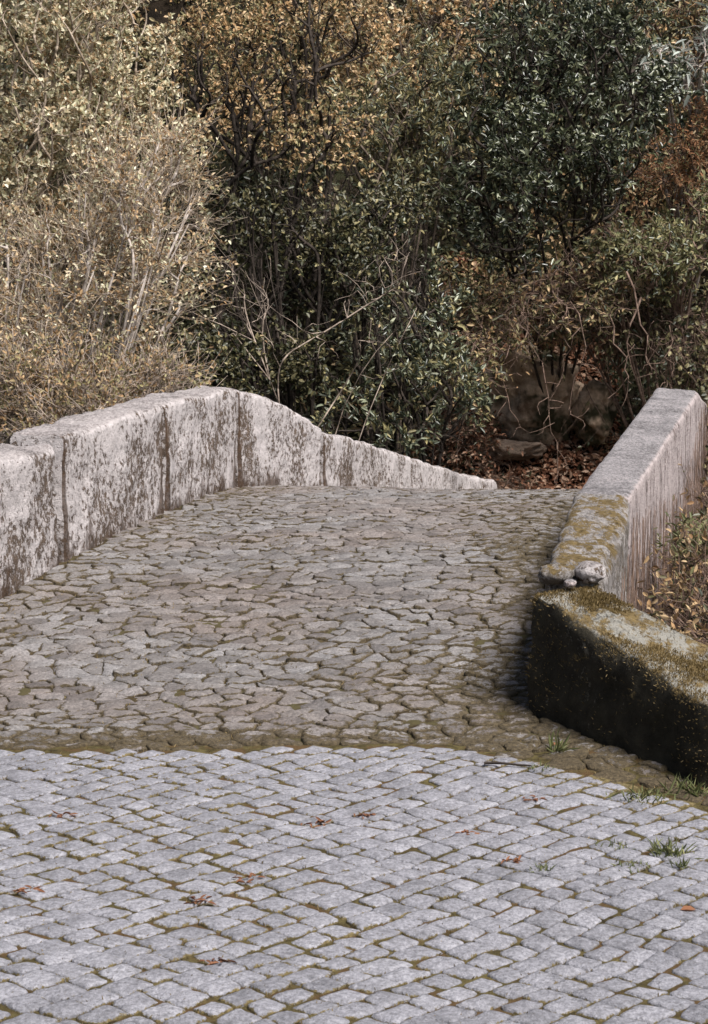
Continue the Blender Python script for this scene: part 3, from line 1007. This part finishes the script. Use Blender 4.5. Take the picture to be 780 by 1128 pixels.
# bare arching twigs across the dark gap
plant('bare_sapling', 'leafless sapling with long pale crooked twigs across the dark gap left of centre', 'sapling', rootp(300, 19.6),
      [vol(330, 380, 19.6, 90, 45, .3), vol(270, 330, 19.8, 60, 50, .3), vol(420, 330, 19.8, 50, 60, .3)],
      34, [('l_brown', 1.0)], 110, nst=3, leafn=1, L=.05, W=.02, bark='twig_mix', r0=.0032, rmax=.009, sprig=.35, wander=.28, twigr=.0035, leafprob=.5)
# brown twiggy tangle over the rock
plant('tangled_shrub', 'brown twiggy shrub tangle overhanging the pale rock', 'shrub', rootp(500, 26.6),
      [vol(560, 345, 23.8, 80, 40, .6), vol(640, 320, 24, 60, 40, .6), vol(515, 400, 23, 35, 45, .4), vol(600, 365, 24.2, 60, 25, .2)],
      340, [('l_dark', .4), ('l_olive', .35), ('l_brown', .25)], 111, leafn=5, L=.08, W=.03, bark='twig', r0=.0038, rmax=.02, sprig=.34, extra_twigs=2, wander=.22, twigr=.0035, droop=.2)
plant('dead_fern', 'reddish-brown dead fern clump where the left parapet meets the leaf-strewn bank', 'fern', rootp(520, 25),
      [vol(510, 495, 24.7, 38, 40, .4), vol(545, 533, 24.5, 40, 12, .3)],
      220, [('litter', .8), ('l_dark', .2)], 117, leafn=6, L=.07, W=.026, bark='vine', r0=.003, rmax=.01, sprig=.30, extra_twigs=2, wander=.2, droop=.2)
# right hand hillside
plant('bracken_patch', 'rust-orange dead bracken beside the big laurel', 'bracken', rootp(735, 26.5),
      [vol(735, 190, 25.4, 55, 45, .6), vol(790, 150, 25.6, 40, 50, .5)],
      260, [('l_rust', .85), ('l_fern', .15)], 112, leafn=12, L=.07, W=.02, bark='vine', r0=.003, rmax=.012, sprig=.35, droop=.25, flip=.6)
plant('green_shrub', 'yellow-green arching shrub below the rust bracken at the right edge', 'shrub', rootp(740, 25),
      [vol(730, 285, 24, 70, 38, .7), vol(790, 250, 24.3, 50, 50, .6), vol(670, 270, 24, 30, 40, .5)],
      420, [('l_fern', .55), ('l_olive', .25), ('l_blue', .2)], 113, leafn=9, L=.085, W=.03, bark='twig', r0=.0035, sprig=.30, droop=.15)
plant('silver_shrub', 'shrub with drooping silvery leaves at the upper right', 'shrub', rootp(760, 27),
      [vol(740, 80, 25.8, 60, 30, .5), vol(790, 60, 25.8, 50, 50, .5)],
      120, [('l_silver', .6), ('l_blue', .4)], 114, leafn=7, L=.19, W=.045, bark='bark_pale', r0=.006, rmax=.03, sprig=.40, droop=.35, twigr=.004)
plant('green_shrub', 'grey-green shrub in the top right corner', 'shrub', rootp(760, 29),
      [vol(770, 10, 27.2, 60, 40, .7), vol(690, 30, 27.4, 45, 45, .6), vol(790, 110, 26.8, 50, 50, .5)],
      360, [('l_blue', .35), ('l_olive', .35), ('l_brown', .3)], 115, leafn=8, L=.09, W=.03, bark='twig', r0=.0035, sprig=.35, droop=.3)
plant('ivy_curtain', 'dark ivy and roots hanging over the hollow at the right', 'ivy', rootp(720, 25.2),
      [vol(710, 345, 24.6, 80, 28, .35), vol(765, 390, 24.0, 45, 50, .3), vol(640, 325, 24.6, 50, 18, .25)],
      240, [('l_dark', .6), ('l_olive', .4)], 116, extra_twigs=2, leafn=4, L=.075, W=.045, bark='vine', r0=.0035, rmax=.02, sprig=.5, droop=.6, twigr=.004, slim=False)

plant('laurel_bush', 'dark laurel bush on the bank beyond the right edge', 'shrub', rootp(950, 25),
      [vol(930, 250, 24.5, 90, 110, 1.0), vol(880, 60, 25.5, 60, 90, .8)],
      300, [('l_laurel', .7), ('l_olive', .3)], 118, leafn=9, L=.11, W=.038, bark='bark_dark')
# general cover of the steep bank
def ground_cover():
    r = np.random.default_rng(77)
    N = 85000
    y = 23.6 + 11 * r.random(N)
    x = (r.random(N) - .5) * (y * .46)
    wide = np.arange(N) % 4 == 0
    x = np.where(wide, (r.random(N) - .5) * 34, x)
    z = terrain_z(x, y)
    dens = fbm2(x, y, .8, 3, 13)
    px = x / y * F + CX
    hollow = ((px > 515) & (px < 665) & (z < EYE + .06 * y * .3))
    keep = (dens > -.95) & ~hollow
    x, y, z = x[keep], y[keep], z[keep]
    p = np.stack([x, y, z + r.random(len(x)) * .45], -1)
    d = unit(np.array([0, -.7, .45]) + r.normal(size=p.shape) * .8)
    nn = unit(np.array([.1, -.5, .8]) + r.normal(size=p.shape) * .6)
    L = .10 * (.5 + r.random(len(p)))
    kinds = ['l_dark', 'l_olive', 'l_brown', 'l_gold']
    tone = fbm2(x, y, .5, 3, 99) + r.normal(size=len(x)) * .35
    b = np.digitize(tone, [.25, .60, .85])
    g = Geo()
    me = None
    for k in range(4):
        s = b == k
        v, f = leaves(p[s], d[s], nn[s], L[s], L[s] * .4)
        o = mesh_obj('undergrowth', v, f, M[kinds[k]])
        o['kind'] = 'stuff'
ground_cover()

# rock outcrop ----------------------------------------------------
boulder('rock_outcrop', 'pale brown rock face showing through the bank beyond the bridge', 'rock', at(585, 430, 25.55), (.64, .45, .58), M['rock'], 7, sub=40, amp=.35)
boulder('boulder', 'rounded brown boulder beside the dark hollow, behind the grey parapet top', 'rock', at(655, 455, 25.2), (.27, .33, .38), M['rock'], 9, sub=32, amp=.28)
boulder('boulder', 'low dark slanting rock among the fallen leaves', 'rock', at(560, 495, 24.95), (.42, .3, .14), M['rock_dark'], 12, sub=30, amp=.3)

def bank_z(y):
    return np.minimum(.20 + (y - 24.4) * .95, 1.5)

def litter():
    r = np.random.default_rng(5)
    N = 9000
    y = 24.3 + 3.6 * r.random(N)
    px = 480 + 200 * r.random(N)
    x = (px - CX) / F * y
    # a heap of fallen leaves against the bank
    z = np.maximum(terrain_z(x, y), bank_z(y)) + r.random(N) * .04
    p = np.stack([x, y, z], -1)
    d = unit(np.array([0, -.3, 0]) + r.normal(size=p.shape) * np.array([1, 1, .4]))
    nn = unit(np.array([0, -.4, 1]) + r.normal(size=p.shape) * .45)
    L = .10 * (.6 + .8 * r.random(N))
    v, f = leaves(p, d, nn, L, L * .5, slim=False, curl=.35)
    o = mesh_obj('fallen_leaves', v, f, M['litter'])
    o['kind'] = 'stuff'
    ys = np.linspace(24.2, 28.2, 40)
    pxs = np.linspace(480, 680, 40)
    A, B = np.meshgrid(pxs, ys, indexing='ij')
    XX = (A - CX) / F * B
    ZZ = np.maximum(terrain_z(XX, B), bank_z(B)) - .02 + .04 * fbm2(XX, B, 3, 3, 4)
    edge = (A < 485) | (A > 675) | (B < 24.25)
    ZZ = np.where(edge, ZZ - 1.5, ZZ)
    o = mesh_obj('bank', np.stack([XX, B, ZZ], -1).reshape(-1, 3), grid_faces(40, 40), M['earth'])
    o['kind'] = 'structure'
litter()

# hanging roots and vines at the right of the hollow ---------------
def vines():
    r = np.random.default_rng(19)
    spots = [(515, 400, 503, 520), (560, 380, 585, 480), (598, 400, 612, 540), (628, 330, 620, 470), (690, 300, 715, 415), (672, 340, 690, 420), (705, 330, 700, 420), (640, 360, 600, 450), (735, 360, 742, 430)]
    labs = ['reddish dead vine at the left edge of the leaf-strewn bank', 'crooked brown vine hanging in front of the pale rock', 'thin pale vine hanging down over the fallen leaves',
            'brown vine between the pale rock and the boulder', 'thick looping brown root hanging above the right parapet', 'thin root hanging just left of the thick looping one',
            'short thin root between the thick looping one and the parapet', 'long slanting twig crossing the pale rock', 'hanging root above the peak of the right parapet']
    for (a, b, c, d), lb in zip(spots, labs):
        p0, p1 = at(a, b, 23.3), at(c, d, 23.1)
        k = 9
        pts = curved(p0[None], p1[None], k, .16, r) + r.normal(size=(1, k, 3)) * .022
        g = Geo()
        v, f = tubes(pts, np.linspace(.012, .004, k)[None] * (1.3 if 'thick' in lb else .65), 5)
        g.add(v, f)
        src = pts[0][r.integers(1, k, 6)]
        dd = unit(r.normal(size=(6, 3)) + np.array([0, 0, -.4]))
        q = curved(src, src + dd * (.15 + .3 * r.random((6, 1))), 5, .2, r)
        v, f = tubes(q, np.linspace(.006, .003, 5)[None] * np.ones((6, 1)), 4)
        g.add(v, f)
        tag(g.build('hanging_vine', M['vine'], origin=p1), lb, 'vine', 'vines and roots hanging in front of the hollow')
vines()

# dead vine stems and ivy on the outer face of the right parapet ---
def outer_face(y):
    return np.interp(y, [7.4, 8.15, 9.1, 9.94, 13.9, 18.1], [1.02, 1.18, 1.385, 1.52, 2.635, 3.83])
def top_outer(y):
    return np.interp(y, [7.4, 9.94, 13.9, 18.1], [1.10, 1.27, 1.83, 1.28])
def wall_vine():
    r = np.random.default_rng(23)
    t = thing('dead_vine', 'dry brown creeper stems clinging upright to the outer face of the right parapet', 'creeper', (1.7, 10, .2))
    g = Geo()
    n = 480
    y0 = 8.2 + 6.4 * r.random(n) ** .9
    ztop = np.interp(y0, [8, 10, 12.5, 13.4, 14.2, 15], [1.0, 1.18, 1.15, 1.45, 1.75, 1.8]) - .45 * r.random(n) ** 1.5
    zb = .2 + 0 * y0
    k = 10
    s = np.linspace(0, 1, k)
    yy = y0[:, None] + .05 * r.normal(size=(n, 1)) * s + .012 * r.normal(size=(n, k))
    zz = zb[:, None] + (np.maximum(ztop, .5) - zb)[:, None] * s
    xx = outer_face(yy) + .014 + .006 * r.random((n, k))
    v, f = tubes(np.stack([xx, yy, zz], -1), (.0010 + .0024 * r.random((n, 1)) ** 2) * np.linspace(1.2, .5, k)[None], 4)
    g.add(v, f)
    g.build('stems', M['vine'], t)
wall_vine()
plant('ivy', 'leafy ivy climbing the far right end of the parapet\'s outer face', 'ivy', (2.85, 14.2, .1),
      [((2.86, 14.3, 1.25), (.12, .55, .55)), ((2.80, 14.1, .8), (.16, .6, .5))],
      150, [('l_dark', .5), ('l_olive', .3), ('l_brown', .2)], 201, leafn=5, L=.05, W=.035, bark='vine', r0=.002, rmax=.01, sprig=.12, wander=.25, slim=False, droop=.2)
plant('bramble_heap', 'tangled dead bramble stems piled against the parapet\'s outer face behind the wing wall', 'shrub', (2.1, 9.6, -.1),
      [((2.15, 10.2, .62), (.42, 1.1, .34)), ((2.5, 11.6, .75), (.40, 1.1, .45)), ((1.75, 8.6, .55), (.30, .8, .20)), ((2.6, 10.3, .5), (.5, 1.0, .4))],
      520, [('l_brown', .7), ('l_dark', .3)], 202, leafn=3, L=.045, W=.018, bark='vine', r0=.0022, rmax=.010, sprig=.26, extra_twigs=2, wander=.30, twigr=.0024, flip=.7)
plant('leafy_seedling', 'low green leafy plant at the right edge behind the wing wall', 'plant', (1.95, 8.6, .0),
      [((1.75, 8.4, .42), (.25, .4, .14)), ((2.1, 8.9, .5), (.25, .5, .18))],
      130, [('l_blue', .3), ('l_olive', .3), ('l_dark', .4)], 203, leafn=6, L=.045, W=.026, bark='twig', r0=.002, rmax=.008, sprig=.12, flip=.4)
plant('fern', 'yellow-green fern sprig on the bramble at the foot of the parapet\'s outer face', 'fern', (1.95, 10.6, .3),
      [((1.98, 10.6, .92), (.10, .25, .12))],
      26, [('l_fern', 1.0)], 204, leafn=9, L=.05, W=.014, bark='twig', r0=.002, rmax=.006, sprig=.16)

# moss fuzz on the wing wall --------------------------------------
def fuzz(ob, name, mat, N, L, W, cond, parent, seed, lean=(0, 0, .6)):
    r = np.random.default_rng(seed)
    me = ob.data
    nv = len(me.vertices)
    co = np.empty(nv * 3)
    me.vertices.foreach_get('co', co)
    no = np.empty(nv * 3)
    me.vertices.foreach_get('normal', no)
    co = co.reshape(-1, 3) + np.array((ob.parent or ob)['_o'])
    no = no.reshape(-1, 3)
    w_ = cond(co, no)
    i = r.choice(nv, N, p=w_ / w_.sum())
    p = co[i] + r.normal(size=(N, 3)) * .010 * (1 - np.abs(no[i]))
    d = unit(no[i] + r.normal(size=(N, 3)) * .6 + np.array(lean))
    nn = unit(r.normal(size=(N, 3)))
    LL = L * (.5 + r.random(N))
    v, f = leaves(p, d, nn, LL, W, curl=.3)
    return mesh_obj(name, v, f, M[mat], parent)
def cond_w(co, no):
    n1 = fbm(co * 5, 4, 3)
    return (.14 + np.clip(no[:, 2], 0, 1)) * np.clip(n1 + .15, 0, 1) + .01
fuzz(wing, 'moss', 'moss', 20000, .011, .0032, cond_w, ww, 3)

# ------------------------------------------------------------------ small growth on the paving
def tuft(px, py, label, n=26, h=.05, spread=.03, mat='grass', name='grass_tuft', seed=0, lean=.8):
    n = int(n * 1.5)
    h = h * .85
    r = np.random.default_rng(seed + int(px * 7 + py))
    c = ground_hit(px, py)
    p = np.tile(c, (n, 1)) + np.c_[r.normal(size=(n, 2)) * spread * .72 * np.array([1.3, 1]), np.zeros(n)]
    p[:, 2] = road_z(p[:, 0], p[:, 1]) - .008
    d = unit(np.c_[r.normal(size=(n, 2)) * lean, np.ones(n)])
    nn = unit(r.normal(size=(n, 3)))
    v, f = leaves(p, d, nn, h * (.5 + r.random(n)), .0035, curl=.35)
    return tag(mesh_obj(name, v, f, M[mat], origin=c), label, 'grass', 'grass tufts growing between the setts')
TU = [(743, 947, 'largest green grass tuft among the setts near the right edge', 60, .05, .03),
      (757, 962, 'thin grass blades just below the largest tuft', 24, .035, .014),
      (602, 966, 'small grass tuft between setts right of centre', 26, .03, .018),
      (700, 963, 'flat spreading grass tuft left of the largest one', 36, .025, .035),
      (682, 940, 'sparse yellowish grass in the sett joints above the flat tuft', 26, .025, .035),
      (598, 852, 'grass tuft just beyond the dark twig on the stone edge', 26, .035, .022),
      (615, 832, 'upright weed by the foot of the wing wall', 16, .085, .012),
      (712, 884, 'ragged grass at the shaded foot of the wing wall', 70, .040, .05),
      (765, 878, 'upright grass at the right edge by the foot of the wing wall', 40, .07, .04),
      (85, 598, 'green weed at the foot of the rusty parapet joint', 30, .06, .03),
      (112, 588, 'small green weed right of the rusty parapet joint', 18, .04, .03)]
for k, (a, b, lb, n_, h_, s_) in enumerate(TU):
    tuft(a, b, lb, n_, h_, s_, seed=k)

def scrap(px, py, label, n=14, sp=.014, L=.028):
    r = np.random.default_rng(int(px * 3 + py))
    c = ground_hit(px, py)
    p = np.tile(c, (n, 1)) + np.c_[r.normal(size=(n, 2)) * sp * np.array([1.4, .8]), r.random(n) * .008]
    d = unit(np.c_[r.normal(size=(n, 2)), r.random(n) * .35])
    nn = unit(np.array([0, 0, 1]) + r.normal(size=(n, 3)) * .5)
    v, f = leaves(p, d, nn, L * (.6 + .7 * r.random(n)), L * .28, curl=.3)
    tag(mesh_obj('dried_leaf', v, f, M['scrap'], origin=c), label, 'leaf', 'dried leaf scraps on the setts')
SC = [(402, 905, 'rust-red leaf scrap in the joints just above the centre of the setts'),
      (566, 957, 'crumpled reddish leaf scrap right of centre, lone among pale setts'),
      (24, 990, 'orange-brown dried leaf near the left edge of the setts'),
      (270, 978, 'brown frond scrap left of the centre of the setts'),
      (218, 1003, 'small dry brown scrap below the brown frond scrap'),
      (350, 914, 'tawny scrap just left of the rust-red one'),
      (62, 905, 'brown dried frond on the setts close to the left edge, below the old paving'),
      (513, 925, 'brown curled leaf on the setts between the two reddish scraps'),
      (590, 886, 'small orange scrap on the setts below the dark twig'),
      (236, 1072, 'tiny red-brown scrap in a joint near the bottom left')]
for a, b, lb in SC:
    scrap(a, b, lb)
def leaf_single(px, py, label, L):
    c = ground_hit(px, py)
    v, f = leaves(np.array([c + [-.03, 0, .006]]), np.array([[1, .25, .02]]), np.array([[0.1, -.2, 1.0]]), L, L * .45, slim=False)
    tag(mesh_obj('fallen_leaf', v, f, M['scrap'], origin=c), label, 'leaf')
leaf_single(768, 1014, 'single orange-brown fallen leaf at the right edge of the setts', .06)
leaf_single(617, 826, 'upright brown leaf standing at the foot of the wing wall', .05)
# dark twig on the edge of the setts
c = ground_hit(563, 850)
r_ = np.random.default_rng(1)
pts = curved((c + [-.09, .02, .012])[None], (c + [.08, -.02, .012])[None], 7, .06, r_)
v, f = tubes(pts, np.linspace(.006, .003, 7)[None], 6)
tag(mesh_obj('twig', v, f, M['bark_dark'], origin=c), 'dark twig lying where the setts meet the old paving', 'twig')

# moss and grass crumbs in the joints (uncountable)
def joint_moss():
    r = np.random.default_rng(41)
    N = 34000
    y = 3.4 + 10.2 * r.random(N) ** 1.15
    x = lat_left(y) + (lat_right(y) - lat_left(y)) * r.random(N)
    k = fbm2(x, y, 1.3, 3, 4) + .9 * sstep(x - lat_right(y), -.55, 0) + .6 * sstep(lat_left(y) - x, -.45, 0)
    keep = (k + r.normal(size=N) * .25 > .18) & (np.abs(x) < .24 * y + .2)
    x, y = x[keep], y[keep]
    n = len(x)
    p = np.stack([x, y, road_z(x, y) - .010], -1)
    d = unit(np.c_[r.normal(size=(n, 2)) * .6, np.ones(n)])
    v, f = leaves(p, d, unit(r.normal(size=(n, 3))), .013 * (.5 + r.random(n)), .004, curl=.3)
    o = mesh_obj('joint_moss', v, f, M['moss'])
    o['kind'] = 'stuff'
joint_moss()
